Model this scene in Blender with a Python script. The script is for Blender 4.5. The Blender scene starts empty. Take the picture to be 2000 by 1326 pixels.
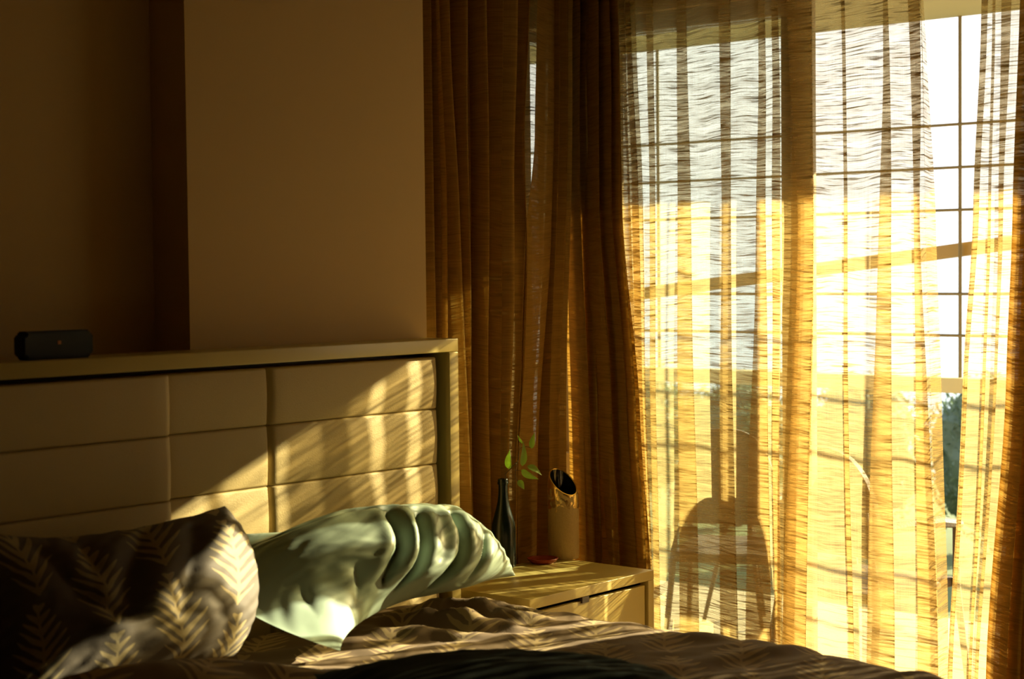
import bpy, bmesh, math, random
from mathutils import Vector, Matrix, noise
import numpy as np

# ------------------------------------------------------------------ camera
F = 3343.0                                   # focal length in pixels of the 2000 x 1326 frame
def _n(v): return v / np.linalg.norm(v)
_X = _n(np.array([2820., -161., F])); _Y = np.array([-3970., -89., F]); _Y = _n(_Y - _X * _X.dot(_Y))
_Z = np.cross(_X, _Y)
if _Z[1] > 0: _Z = -_Z
R = np.stack([_X, _Y, _Z])                   # rows: world axes in camera coordinates
CAM = np.array([0., 0., 1.5])
def _ray(px, py): return R @ np.array([px - 1000., py - 663., F])
def on_x(px, py, x): r = _ray(px, py); return CAM + r * (x - CAM[0]) / r[0]
def on_y(px, py, y): r = _ray(px, py); return CAM + r * (y - CAM[1]) / r[1]
def on_z(px, py, z): r = _ray(px, py); return CAM + r * (z - CAM[2]) / r[2]

scene = bpy.context.scene
COL = scene.collection
cam_d = bpy.data.cameras.new('camera'); cam = bpy.data.objects.new('camera', cam_d); COL.objects.link(cam)
cam_d.sensor_width = 36.0; cam_d.lens = F * 36.0 / 2000.0; cam_d.clip_end = 500
_r, _u, _f = R @ np.array([1., 0, 0]), R @ np.array([0, -1., 0]), R @ np.array([0, 0, 1.])
m = Matrix.Identity(4)
for i in range(3):
    m[i][0], m[i][1], m[i][2], m[i][3] = _r[i], _u[i], -_f[i], CAM[i]
cam.matrix_world = m
cam_d.dof.use_dof = True; cam_d.dof.focus_distance = 5.3; cam_d.dof.aperture_fstop = 3.6
scene.camera = cam

# ------------------------------------------------------------------ sky, sun, exposure
world = bpy.data.worlds.new('hazy_sky'); scene.world = world; world.use_nodes = True
wn, wl = world.node_tree.nodes, world.node_tree.links
bg = wn['Background']
tc = wn.new('ShaderNodeTexCoord'); sep = wn.new('ShaderNodeSeparateXYZ'); rmp = wn.new('ShaderNodeValToRGB')
mp = wn.new('ShaderNodeMapRange'); mp.inputs['From Min'].default_value = -0.3; mp.inputs['From Max'].default_value = 0.6
wl.new(tc.outputs['Generated'], sep.inputs[0]); wl.new(sep.outputs['Z'], mp.inputs['Value']); wl.new(mp.outputs[0], rmp.inputs[0])
e = rmp.color_ramp.elements
e[0].position = 0.0; e[0].color = (0.50, 0.60, 0.62, 1)
e[1].position = 1.0; e[1].color = (0.80, 0.92, 1.0, 1)
k = e.new(0.30); k.color = (0.84, 0.93, 0.95, 1)
k = e.new(0.42); k.color = (1.0, 0.99, 0.96, 1)
wl.new(rmp.outputs[0], bg.inputs['Color']); bg.inputs['Strength'].default_value = 1.42

SUN_AZ, SUN_SLOPE = math.radians(21.3), 0.40          # light travels towards -X and +Y, dropping
sd = Vector((-math.cos(SUN_AZ), math.sin(SUN_AZ), -SUN_SLOPE * math.cos(SUN_AZ))).normalized()
sun_d = bpy.data.lights.new('low_sun', 'SUN'); sun_d.energy = 22.0; sun_d.angle = math.radians(0.4); sun_d.color = (1.0, 0.88, 0.54)
sun = bpy.data.objects.new('low_sun', sun_d); COL.objects.link(sun)
sun.rotation_euler = sd.to_track_quat('-Z', 'Y').to_euler(); sun.location = (9, -1, 5)

vs = scene.view_settings
vs.view_transform = 'Standard'; vs.look = 'None'; vs.exposure = 0.38; vs.gamma = 1.0; vs.use_curve_mapping = False
scene.cycles.max_bounces = 10; scene.cycles.transparent_max_bounces = 28
scene.cycles.diffuse_bounces = 5; scene.cycles.transmission_bounces = 10
scene.cycles.caustics_reflective = False; scene.cycles.caustics_refractive = False
scene.cycles.use_denoising = True

# ------------------------------------------------------------------ material helpers
class Ex:
    """arithmetic on shader sockets"""
    def __init__(s, nt, k): s.nt, s.k = nt, k
    def _op(s, op, b=None, c=None, rev=False):
        nd = s.nt.nodes.new('ShaderNodeMath'); nd.operation = op
        seq = [s, b, c] if not rev else [b, s, c]
        for i, q in enumerate(seq):
            if q is None: continue
            if isinstance(q, Ex): s.nt.links.new(q.k, nd.inputs[i])
            else: nd.inputs[i].default_value = float(q)
        return Ex(s.nt, nd.outputs[0])
    def __add__(s, o): return s._op('ADD', o)
    __radd__ = __add__
    def __sub__(s, o): return s._op('SUBTRACT', o)
    def __rsub__(s, o): return s._op('SUBTRACT', o, rev=True)
    def __mul__(s, o): return s._op('MULTIPLY', o)
    __rmul__ = __mul__
    def __truediv__(s, o): return s._op('DIVIDE', o)
    def abs(s): return s._op('ABSOLUTE')
    def floor(s): return s._op('FLOOR')
    def fract(s): return s._op('FRACT')
    def lt(s, o): return s._op('LESS_THAN', o)
    def gt(s, o): return s._op('GREATER_THAN', o)
    def sin(s): return s._op('SINE')
    def max(s, o): return s._op('MAXIMUM', o)
    def min(s, o): return s._op('MINIMUM', o)
    def clamp(s, a=0., b=1.): return s._op('MAXIMUM', a)._op('MINIMUM', b)
    def pow(s, o): return s._op('POWER', o)
    def smooth(s, a, b):
        nd = s.nt.nodes.new('ShaderNodeMapRange'); nd.interpolation_type = 'SMOOTHSTEP'
        s.nt.links.new(s.k, nd.inputs[0]); nd.inputs[1].default_value = a; nd.inputs[2].default_value = b
        return Ex(s.nt, nd.outputs[0])

def new_mat(name):
    mt = bpy.data.materials.new(name); mt.use_nodes = True
    return mt, mt.node_tree, mt.node_tree.nodes['Principled BSDF']

def coords(nt, kind='Object'):
    t = nt.nodes.new('ShaderNodeTexCoord'); return t.outputs[kind]

def noise_tex(nt, vec, scale, detail=3, rough=0.55):
    nd = nt.nodes.new('ShaderNodeTexNoise'); nd.inputs['Scale'].default_value = scale
    nd.inputs['Detail'].default_value = detail; nd.inputs['Roughness'].default_value = rough
    nt.links.new(vec, nd.inputs['Vector']); return Ex(nt, nd.outputs[0])

def combine(nt, x, y, z=0.0):
    nd = nt.nodes.new('ShaderNodeCombineXYZ')
    for i, q in enumerate((x, y, z)):
        if isinstance(q, Ex): nt.links.new(q.k, nd.inputs[i])
        else: nd.inputs[i].default_value = q
    return nd.outputs[0]

def mix_col(nt, fac, a, b):
    nd = nt.nodes.new('ShaderNodeMix'); nd.data_type = 'RGBA'
    nt.links.new(fac.k, nd.inputs[0])
    for i, q in ((6, a), (7, b)):
        if isinstance(q, (tuple, list)): nd.inputs[i].default_value = (*q, 1)
        else: nt.links.new(q, nd.inputs[i])
    return nd.outputs[2]

def bump(nt, bsdf, h, strength=0.3, dist=0.01):
    nd = nt.nodes.new('ShaderNodeBump'); nd.inputs['Strength'].default_value = strength; nd.inputs['Distance'].default_value = dist
    nt.links.new(h.k, nd.inputs['Height']); nt.links.new(nd.outputs[0], bsdf.inputs['Normal'])

def surface(name, col, rough=0.6, var=0.12, scale=8.0, bscale=60.0, bstr=0.15, spec=0.5, metal=0.0, sheen=0.0):
    mt, nt, b = new_mat(name)
    o = coords(nt)
    nz = noise_tex(nt, o, scale)
    c = mix_col(nt, nz, tuple(x * (1 - var) for x in col), tuple(min(1, x * (1 + var)) for x in col))
    nt.links.new(c, b.inputs['Base Color'])
    b.inputs['Roughness'].default_value = rough; b.inputs['Metallic'].default_value = metal
    b.inputs['Specular IOR Level'].default_value = spec
    if sheen: b.inputs['Sheen Weight'].default_value = sheen
    if bstr: bump(nt, b, noise_tex(nt, o, bscale, 4), bstr, 0.004)
    return mt

def frond_pattern(nt, u, v, cx=0.17, cy=0.30):
    """cream palm fronds: a stem and chevron leaflets, in staggered columns"""
    c = (u / cx).floor()
    odd = (c * 0.5).fract() * 2.0
    x = ((u / cx).fract() - 0.5) * cx
    x = x + ((v * 9.0 + c * 1.7).sin()) * 0.010
    y = ((v / cy) + odd * 0.5).fract() * cy
    ax = x.abs()
    w = (y - ax * 1.05) / 0.036
    t = (w.fract() - 0.5).abs()
    half = ((y / cy) * 3.14159).sin() * 0.066 + 0.006
    taper = (1.0 - (ax / half)).clamp()
    leaf = t.lt(taper.pow(0.55) * 0.34) * ax.lt(half) * w.gt(0.3) * y.lt(cy * 0.97)
    stem = ax.lt(0.0035) * y.gt(0.01) * y.lt(cy * 0.93)
    return leaf.max(stem)

def print_fabric(name, ground, cream, rough=0.75, sheen=0.0, rot=0.0, scale=1.0):
    mt, nt, b = new_mat(name)
    uv = coords(nt, 'UV'); s = nt.nodes.new('ShaderNodeSeparateXYZ'); nt.links.new(uv, s.inputs[0])
    u, v = Ex(nt, s.outputs[0]) * scale, Ex(nt, s.outputs[1]) * scale
    if rot:
        u, v = u * math.cos(rot) - v * math.sin(rot), u * math.sin(rot) + v * math.cos(rot)
    nz = noise_tex(nt, uv, 9.0, 2)
    f = frond_pattern(nt, u + (nz - 0.5) * 0.03, v)
    fade = noise_tex(nt, uv, 40.0, 3)
    c = mix_col(nt, f * (fade * 0.5 + 0.55), ground, cream)
    nt.links.new(c, b.inputs['Base Color']); b.inputs['Roughness'].default_value = rough
    b.inputs['Sheen Weight'].default_value = sheen; b.inputs['Specular IOR Level'].default_value = 0.15
    wv = noise_tex(nt, uv, 300.0, 2); bump(nt, b, wv, 0.2, 0.002)
    return mt

def curtain_mat(name, col, density, line, trans_col):
    """open slubby weave: dense slub threads run across, light leaks between them"""
    mt, nt, b = new_mat(name); nt.nodes.remove(b)
    out = nt.nodes['Material Output']
    uv = coords(nt, 'UV'); s = nt.nodes.new('ShaderNodeSeparateXYZ'); nt.links.new(uv, s.inputs[0])
    u, v = Ex(nt, s.outputs[0]), Ex(nt, s.outputs[1])
    warp = noise_tex(nt, combine(nt, u * 3.0, v * 2.2), 1.0, 2)
    vv = v + (warp - 0.5) * 0.06
    a = noise_tex(nt, combine(nt, u * 7.0, vv * 165.0), 1.0, 3, 0.6)
    bb = noise_tex(nt, combine(nt, u * 3.0, vv * 36.0, 4.0), 1.0, 2)
    fine = noise_tex(nt, combine(nt, u * 14.0, vv * 420.0, 9.0), 1.0, 1)
    thr = noise_tex(nt, combine(nt, u * 420.0, v * 5.0, 2.0), 1.0, 1)
    slub = a.smooth(0.50, 0.64)
    dens = density + slub * line + (bb - 0.5) * 0.6 + (fine - 0.5) * 0.7 + (thr - 0.5) * 0.2
    dens = dens.clamp(0.16, 0.985)
    cvar = mix_col(nt, slub, col, tuple(x * 0.80 for x in col))
    tvar = mix_col(nt, slub, trans_col, tuple(x * 0.62 for x in trans_col))
    d = nt.nodes.new('ShaderNodeBsdfDiffuse'); nt.links.new(cvar, d.inputs[0])
    t = nt.nodes.new('ShaderNodeBsdfTranslucent'); nt.links.new(tvar, t.inputs[0])
    mx = nt.nodes.new('ShaderNodeMixShader'); mx.inputs[0].default_value = 0.42
    nt.links.new(d.outputs[0], mx.inputs[1]); nt.links.new(t.outputs[0], mx.inputs[2])
    tr = nt.nodes.new('ShaderNodeBsdfTransparent'); tr.inputs[0].default_value = (1.0, 0.95, 0.82, 1)
    m2 = nt.nodes.new('ShaderNodeMixShader'); nt.links.new(dens.k, m2.inputs[0])
    nt.links.new(tr.outputs[0], m2.inputs[1]); nt.links.new(mx.outputs[0], m2.inputs[2])
    nt.links.new(m2.outputs[0], out.inputs['Surface'])
    return mt

M = {}
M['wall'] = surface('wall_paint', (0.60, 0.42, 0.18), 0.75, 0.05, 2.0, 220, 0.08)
M['wall_dark'] = surface('unseen_wall_dark', (0.13, 0.085, 0.05), 0.6, 0.15, 3.0, 60, 0.1)  # made-up dark finish for unseen walls, chosen to cut bounce light
M['ceiling'] = surface('ceiling_paint', (0.50, 0.42, 0.28), 0.85, 0.04, 2.0, 200, 0.05)
M['floor'] = surface('floor_boards', (0.14, 0.08, 0.04), 0.45, 0.2, 3.0, 30, 0.1)
M['leather'] = surface('cream_leatherette', (0.53, 0.41, 0.18), 0.55, 0.05, 5.0, 380, 0.25)
M['lacquer'] = surface('cream_lacquer', (0.56, 0.46, 0.17), 0.30, 0.05, 4.0, 90, 0.03)
M['dark_gap'] = surface('dark_channel', (0.035, 0.018, 0.010), 0.5, 0.1)
M['gold'] = surface('gold_strip', (0.85, 0.60, 0.18), 0.28, 0.1, 12, 50, 0.1, metal=1.0)
M['black_plastic'] = surface('black_mesh_fabric', (0.010, 0.014, 0.018), 0.7, 0.3, 30, 500, 0.5)
M['logo'] = surface('logo_orange', (0.55, 0.22, 0.08), 0.5, 0.1)
M['satin'] = surface('sage_satin', (0.28, 0.36, 0.28), 0.50, 0.06, 6.0, 60, 0.04, spec=0.4)
M['dark_cloth'] = surface('dark_teal_cloth', (0.016, 0.020, 0.016), 0.95, 0.2, 8, 250, 0.3, spec=0.05)
M['duvet'] = print_fabric('duvet_print', (0.175, 0.125, 0.08), (0.42, 0.32, 0.17), 0.7, 0.0, 0.9)
M['pillow_print'] = print_fabric('pillow_print', (0.11, 0.092, 0.072), (0.36, 0.29, 0.15), 0.7, 0.0)
M['mattress'] = surface('mattress_ticking', (0.55, 0.48, 0.36), 0.8, 0.05)
M['bottle'] = surface('dark_bottle_glass', (0.006, 0.012, 0.010), 0.22, 0.1, 5, 20, 0.0, spec=0.4)
M['ceramic'] = surface('speckled_stoneware', (0.50, 0.34, 0.16), 0.55, 0.18, 160, 160, 0.25)
M['ceramic_in'] = surface('black_glaze', (0.010, 0.009, 0.010), 0.10, 0.2, 5, 20, 0.0, spec=0.8)
M['red_dish'] = surface('red_lacquer', (0.30, 0.045, 0.025), 0.35, 0.15)
M['stem'] = surface('brown_stem', (0.10, 0.06, 0.02), 0.7, 0.2)
M['iron'] = surface('painted_iron', (0.20, 0.15, 0.06), 0.55, 0.2, 20, 60, 0.3)
M['cream_metal'] = surface('cream_painted_rail', (0.62, 0.55, 0.30), 0.5, 0.08)
M['timber'] = surface('ochre_timber', (0.42, 0.28, 0.09), 0.6, 0.15, 6, 40, 0.2)
M['concrete'] = surface('balcony_plaster', (0.42, 0.35, 0.17), 0.85, 0.08, 3, 120, 0.15)
M['tile'] = surface('balcony_floor', (0.46, 0.38, 0.24), 0.6, 0.12, 5, 80, 0.1)
M['frame'] = surface('bronze_door_frame', (0.36, 0.26, 0.10), 0.4, 0.08)
M['wicker'] = surface('brown_wicker', (0.07, 0.045, 0.02), 0.65, 0.3, 60, 120, 0.5)
M['soil'] = surface('garden_lawn', (0.10, 0.13, 0.05), 0.95, 0.3, 4, 60, 0.4)
M['bark'] = surface('shrub_bark', (0.12, 0.08, 0.05), 0.9, 0.3)
M['curtain'] = curtain_mat('slub_linen_sheer', (0.60, 0.40, 0.13), 0.42, 0.48, (0.72, 0.56, 0.26))

M['drape'] = curtain_mat('slub_linen_drape', (0.46, 0.295, 0.09), 0.88, 0.25, (0.62, 0.385, 0.095))

# vase body: stoneware with a broken gold lustre band below the rim
mt, nt, b = new_mat('stoneware_gold_band'); o = coords(nt); s = nt.nodes.new('ShaderNodeSeparateXYZ'); nt.links.new(o, s.inputs[0])
zz = Ex(nt, s.outputs[2]); nz = noise_tex(nt, o, 70, 3); sp = noise_tex(nt, o, 260, 2)
band = (zz + (nz - 0.5) * 0.10).gt(0.170) * nz.gt(0.50)
top = zz.gt(0.228)
g = band.max(top)
cc = mix_col(nt, sp, (0.36, 0.25, 0.11), (0.50, 0.37, 0.18))
nt.links.new(mix_col(nt, g, cc, (0.80, 0.55, 0.20)), b.inputs['Base Color'])
nt.links.new(g.k, b.inputs['Metallic']); nt.links.new((0.6 - g * 0.32).k, b.inputs['Roughness'])
bump(nt, b, nz, 0.3, 0.004); M['vase'] = mt

def leaf_mat(name, col, tcol):
    mt, nt, b = new_mat(name); o = coords(nt); nz = noise_tex(nt, o, 40, 2)
    nt.links.new(mix_col(nt, nz, tuple(x * 0.8 for x in col), tuple(x * 1.2 for x in col)), b.inputs['Base Color'])
    b.inputs['Roughness'].default_value = 0.45
    t = nt.nodes.new('ShaderNodeBsdfTranslucent'); t.inputs[0].default_value = (*tcol, 1)
    mx = nt.nodes.new('ShaderNodeMixShader'); mx.inputs[0].default_value = 0.4
    nt.links.new(b.outputs[0], mx.inputs[1]); nt.links.new(t.outputs[0], mx.inputs[2])
    nt.links.new(mx.outputs[0], nt.nodes['Material Output'].inputs['Surface']); return mt
M['leaf'] = leaf_mat('green_leaf', (0.34, 0.52, 0.12), (0.45, 0.62, 0.10))
M['shrub_leaf'] = leaf_mat('shrub_leaf', (0.13, 0.19, 0.13), (0.12, 0.17, 0.08))

mt, nt, b = new_mat('window_glass'); nt.nodes.remove(b)
tr = nt.nodes.new('ShaderNodeBsdfTransparent'); tr.inputs[0].default_value = (0.95, 0.97, 0.96, 1)
gl = nt.nodes.new('ShaderNodeBsdfGlossy'); gl.inputs['Roughness'].default_value = 0.03
fr = nt.nodes.new('ShaderNodeFresnel'); fr.inputs[0].default_value = 1.3
nzg = noise_tex(nt, coords(nt), 1.5, 1)
fx = (Ex(nt, fr.outputs[0]) * (nzg * 0.2 + 0.8)).clamp(0, 0.35)
mx = nt.nodes.new('ShaderNodeMixShader'); nt.links.new(fx.k, mx.inputs[0])
nt.links.new(tr.outputs[0], mx.inputs[1]); nt.links.new(gl.outputs[0], mx.inputs[2])
nt.links.new(mx.outputs[0], nt.nodes['Material Output'].inputs['Surface']); M['glass'] = mt

# ------------------------------------------------------------------ mesh helpers
def link(name, me, mat, parent=None, smooth=False):
    o = bpy.data.objects.new(name, me); COL.objects.link(o)
    if mat: me.materials.append(M[mat] if isinstance(mat, str) else mat)
    if smooth:
        for p in me.polygons: p.use_smooth = True
    if parent: o.parent = parent
    return o

def obj(name, bm, mat, parent=None, smooth=False):
    me = bpy.data.meshes.new(name); bm.normal_update(); bm.to_mesh(me); bm.free()
    return link(name, me, mat, parent, smooth)

def add_box(bm, x0, x1, y0, y1, z0, z1):
    vs_ = [bm.verts.new((x, y, z)) for x in (x0, x1) for y in (y0, y1) for z in (z0, z1)]
    for f in ((0, 1, 3, 2), (4, 6, 7, 5), (0, 4, 5, 1), (2, 3, 7, 6), (0, 2, 6, 4), (1, 5, 7, 3)):
        bm.faces.new([vs_[i] for i in f])

def boxes(name, lst, mat, parent=None, bevel=0.0, seg=2):
    bm = bmesh.new()
    for b_ in lst: add_box(bm, *b_)
    bmesh.ops.recalc_face_normals(bm, faces=bm.faces)
    if bevel: bmesh.ops.bevel(bm, geom=bm.edges[:], offset=bevel, segments=seg, affect='EDGES', profile=0.6)
    return obj(name, bm, mat, parent, smooth=False if not bevel else True)

def autosmooth(o, ang=0.7):
    me = o.data
    bm = bmesh.new(); bm.from_mesh(me)
    for e_ in bm.edges:
        e_.smooth = len(e_.link_faces) == 2 and e_.calc_face_angle(0) < ang
    bm.to_mesh(me); bm.free()
    for p in me.polygons: p.use_smooth = True
    return o

def tube(bm, pts, rad, seg=8, cap=True):
    pts = [Vector(p) for p in pts]
    if not hasattr(rad, '__len__'): rad = [rad] * len(pts)
    rings = []; up = None
    for i, p in enumerate(pts):
        d = (pts[min(i + 1, len(pts) - 1)] - pts[max(i - 1, 0)]).normalized()
        if up is None: up = d.orthogonal().normalized()
        up = (up - d * up.dot(d)).normalized(); w = d.cross(up)
        rings.append([bm.verts.new(p + (up * math.cos(2 * math.pi * k / seg) + w * math.sin(2 * math.pi * k / seg)) * rad[i]) for k in range(seg)])
    for a, b_ in zip(rings, rings[1:]):
        for k in range(seg): bm.faces.new((a[k], a[(k + 1) % seg], b_[(k + 1) % seg], b_[k]))
    if cap:
        bm.faces.new(rings[0][::-1]); bm.faces.new(rings[-1])

def lathe(bm, prof, seg=40):
    rings = []
    for r, z in prof:
        rings.append([bm.verts.new((r * math.cos(2 * math.pi * k / seg), r * math.sin(2 * math.pi * k / seg), z)) for k in range(seg)] if r > 1e-6 else [bm.verts.new((0, 0, z))])
    for a, b_ in zip(rings, rings[1:]):
        for k in range(seg):
            j = (k + 1) % seg
            if len(a) == 1: bm.faces.new((a[0], b_[j], b_[k]))
            elif len(b_) == 1: bm.faces.new((a[k], a[j], b_[0]))
            else: bm.faces.new((a[k], a[j], b_[j], b_[k]))

def empty(name, loc, label=None, cat=None, group=None):
    o = bpy.data.objects.new(name, None); COL.objects.link(o); o.location = loc; o.empty_display_size = 0.1
    if label: tag(o, label, cat, group)
    return o

def tag(o, label=None, cat=None, group=None, kind=None):
    if label: o['label'] = label
    if cat: o['category'] = cat
    if group: o['group'] = group
    if kind: o['kind'] = kind
    return o

def under(o, parent):
    """parent while keeping the mesh where it was built (parent is an Empty moved to its base)"""
    o.parent = parent; o.matrix_parent_inverse = Matrix.Translation(-Vector(parent.location)); return o

def structure(name, lst, mat, label):
    return tag(boxes(name, lst, mat), label, kind='structure')

# ------------------------------------------------------------------ room shell
XL, YF, ZC = -1.3, -1.4, 2.72               # left wall, wall behind the camera, ceiling
XW, YW = 4.80, 3.74                          # inner faces of window wall and headboard-side window recess
structure('floor', [(XL, XW + .16, YF, 3.9, -.12, 0)], 'floor', 'brown bedroom floor under the bed')
structure('ceiling', [(XL - .15, XW + .16, YF - .15, 3.9, ZC, ZC + .12)], 'ceiling', 'pale bedroom ceiling above the curtains')
structure('wall_left', [(XL - .15, XL, YF, 3.9, 0, ZC)], 'wall_dark', 'unseen side wall across from the windows, coloured dark to cut bounce light')
structure('wall_front', [(XL - .15, XW + .16, YF - .15, YF, 0, ZC)], 'wall_dark', 'unseen wall facing the headboard, coloured dark to cut bounce light')
structure('wall_back', [(XL, 2.789, 3.56, 3.9, 0, ZC)], 'wall', 'dark recessed tan wall behind the speaker')
structure('trim_1', [(2.789, 3.668, 3.42, 3.9, 0, ZC)], 'wall', 'tan wall pillar standing proud above the headboard')
W2 = (4.545, 4.78, 0.86, 2.335)               # small window in the recess: x0 x1 z0 z1
structure('wall_recess', [(3.668, W2[0], YW, 3.9, 0, ZC), (W2[1], XW + .16, YW, 3.9, 0, ZC),
                          (W2[0], W2[1], YW, 3.9, 0, W2[2]), (W2[0], W2[1], YW, 3.9, W2[3], ZC)], 'wall', 'wall around the narrow window behind the brown curtain')
DY0, DY1, DZ = 0.45, 3.67, 2.385             # balcony door opening
structure('wall_right', [(XW, XW + .16, YF, DY0, 0, ZC), (XW, XW + .16, DY1, 3.9, 0, ZC), (XW, XW + .16, DY0, DY1, DZ, ZC)], 'wall', 'window wall around the wide balcony door')

w = empty('window_1', ((W2[0] + W2[1]) / 2, 3.84, W2[2])); tag(w, 'narrow window behind the brown gathered curtain', kind='structure')
t_ = .035
fr_ = [(W2[0], W2[0] + t_, 3.80, 3.86, W2[2], W2[3]), (W2[1] - t_, W2[1], 3.80, 3.86, W2[2], W2[3]),
       (W2[0], W2[1], 3.80, 3.86, W2[2], W2[2] + t_), (W2[0], W2[1], 3.80, 3.86, W2[3] - t_, W2[3])]
under(boxes('window_frame', fr_, 'frame'), w)
under(boxes('window_pane', [(W2[0] + t_, W2[1] - t_, 3.828, 3.832, W2[2] + t_, W2[3] - t_)], 'glass'), w)

d_ = empty('door_1', (4.87, 3.0, 0)); tag(d_, 'sliding balcony door with bronze frame behind the sheer curtain', kind='structure')
def door_leaf(ya, yb, x0, x1, st=.055, glass=True):
    under(boxes('door_stile', [(x0, x1, ya, ya + st, .02, DZ)], 'frame', bevel=.004), d_)
    under(boxes('door_stile', [(x0, x1, yb - st, yb, .02, DZ)], 'frame', bevel=.004), d_)
    under(boxes('door_rail', [(x0, x1, ya + st, yb - st, .02, .10)], 'frame', bevel=.004), d_)
    under(boxes('door_rail', [(x0, x1, ya + st, yb - st, DZ - .06, DZ)], 'frame', bevel=.004), d_)
    if glass: under(boxes('door_pane', [((x0 + x1) / 2 - .003, (x0 + x1) / 2 + .003, ya + st, yb - st, .10, DZ - .06)], 'glass'), d_)
door_leaf(2.918, DY1, 4.885, 4.925, .038)
door_leaf(2.818, 3.66, 4.835, 4.875, .072)
door_leaf(DY0, 1.25, 4.885, 4.925)
under(boxes('door_track', [(4.82, 4.95, DY0, DY1, 0, .02)], 'frame'), d_)

# ------------------------------------------------------------------ balcony
XB = 6.70
structure('floor_balcony', [(XW + .16, XB + .15, -2.5, 8.5, -.14, -.02)], 'tile', 'tiled balcony floor outside the curtain')
structure('ceiling_balcony', [(XW + .16, XB + .02, -2.5, 8.5, 2.548, 2.75)], 'concrete', 'ochre balcony soffit above the curtain gap')

gr = empty('balcony_grille', (XB, 4.0, .98), 'thin iron security grille of horizontal and upright bars beyond the curtain gap', 'grille')
GY = [4.730 + .8 * k for k in (3, 2, 1)] + [4.730, 3.885, 3.190] + [3.19 - .75 * k for k in (1, 2, 3, 4)]
bm = bmesh.new(); tube(bm, [(0, 0, 0), (0, 0, 1.51)], .008, 8); up_me = bpy.data.meshes.new('upright_bar'); bm.to_mesh(up_me); bm.free(); up_me.materials.append(M['iron'])
for y in GY:
    o = bpy.data.objects.new('upright_bar', up_me); COL.objects.link(o); o.parent = gr; o.location = (0, y - 4.0, 1.038 - .98)
bm = bmesh.new(); tube(bm, [(0, -4, 0), (0, 3.3, 0)], .0062, 8); hz_me = bpy.data.meshes.new('cross_bar'); bm.to_mesh(hz_me); bm.free(); hz_me.materials.append(M['iron'])
for z in (2.098, 1.919, 1.7415, 1.390, 1.2155):
    o = bpy.data.objects.new('cross_bar', hz_me); COL.objects.link(o); o.parent = gr; o.location = (-.014, 0, z - .98)
bm = bmesh.new(); add_box(bm, XB - .04, XB + .05, 0, 7.3, .975, 1.038); under(obj('bottom_rail', bm, 'cream_metal'), gr)
for y in (0.1, 2.0, 7.2):
    under(boxes('rail_post', [(XB - .03, XB + .03, y - .03, y + .03, -.02, .975)], 'cream_metal'), gr)
a_, b_ = on_x(1180, 584, XB + .06), on_x(2060, 463, XB + .06)
bm = bmesh.new()
P0, P1 = Vector(a_), Vector(b_)
for P in (P0, P1):
    pass
dz = .028
vsx = [bm.verts.new((x, P[1], P[2] + s_ * dz)) for P in (P0, P1) for x in (XB + .02, XB + .08) for s_ in (-1, 1)]
for f in ((0, 1, 3, 2), (4, 6, 7, 5), (0, 4, 5, 1), (2, 3, 7, 6), (0, 2, 6, 4), (1, 5, 7, 3)): bm.faces.new([vsx[i] for i in f])
bmesh.ops.recalc_face_normals(bm, faces=bm.faces)
under(tag(obj('brace_beam', bm, 'timber'), 'sloping ochre beam'), gr)

# garden beyond
structure('ground_garden', [(XB + .15, 12.5, -3, 12, -.5, -.2)], 'soil', 'green garden terrace beyond the balcony')
def shrub(cx, cy, hgt, rad, label, seed):
    rnd = random.Random(seed)
    t = empty('garden_shrub', (cx, cy, -.2), label, 'shrub', 'shrubs beyond the balcony rail')
    bm = bmesh.new()
    for k in range(4):
        a = rnd.random() * 6.28
        tube(bm, [(0, 0, 0), (math.cos(a) * rad * .25, math.sin(a) * rad * .25, hgt * .4), (math.cos(a) * rad * .5, math.sin(a) * rad * .5, hgt * .75)], [.025, .018, .008], 6)
    obj('stem', bm, 'bark', t)
    vsl, fs = [], []
    for k in range(6500):
        while True:
            p = Vector((rnd.uniform(-1, 1), rnd.uniform(-1, 1), rnd.uniform(-1, 1)))
            if .35 < p.length < 1: break
        lump = 1 + .25 * noise.noise(p * 2.3 + Vector((seed, 0, 0)))
        c = Vector((p.x * rad * lump, p.y * rad * lump, hgt * .55 + p.z * hgt * .45 * lump))
        n_ = Vector((rnd.gauss(0, 1), rnd.gauss(0, 1), rnd.gauss(0, 1) + .6)).normalized()
        a = n_.orthogonal().normalized(); b_ = n_.cross(a); L = rnd.uniform(.012, .028)
        i = len(vsl); vsl += [c - a * L, c + b_ * L * .45 + n_ * .006, c + a * L, c - b_ * L * .45 + n_ * .006]; fs.append((i, i + 1, i + 2, i + 3))
    ns_, nr_ = 12, 20; base = len(vsl)
    for a_i in range(ns_ + 1):
        for b_i in range(nr_):
            th_, ph_ = math.pi * a_i / ns_, 2 * math.pi * b_i / nr_
            p = Vector((math.sin(th_) * math.cos(ph_), math.sin(th_) * math.sin(ph_), math.cos(th_)))
            lump = .86 * (1 + .25 * noise.noise(p * 2.3 + Vector((seed, 0, 0))))
            vsl.append(Vector((p.x * rad * lump, p.y * rad * lump, hgt * .55 + p.z * hgt * .45 * lump)))
    for a_i in range(ns_):
        for b_i in range(nr_):
            q = (b_i + 1) % nr_; fs.append((base + a_i * nr_ + b_i, base + (a_i + 1) * nr_ + b_i, base + (a_i + 1) * nr_ + q, base + a_i * nr_ + q))
    me = bpy.data.meshes.new('foliage'); me.from_pydata([tuple(q) for q in vsl], [], fs); link('foliage', me, 'shrub_leaf', t)
shrub(9.6, 4.35, 1.06, .42, 'dark green shrub seen through the gap between the two curtains', 3)
shrub(9.7, 5.25, 1.03, .42, 'shrub behind the sheer curtain, nearest to the curtain gap', 5)
shrub(9.6, 6.15, 1.0, .42, 'shrub behind the middle of the sheer curtain', 8)
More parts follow.
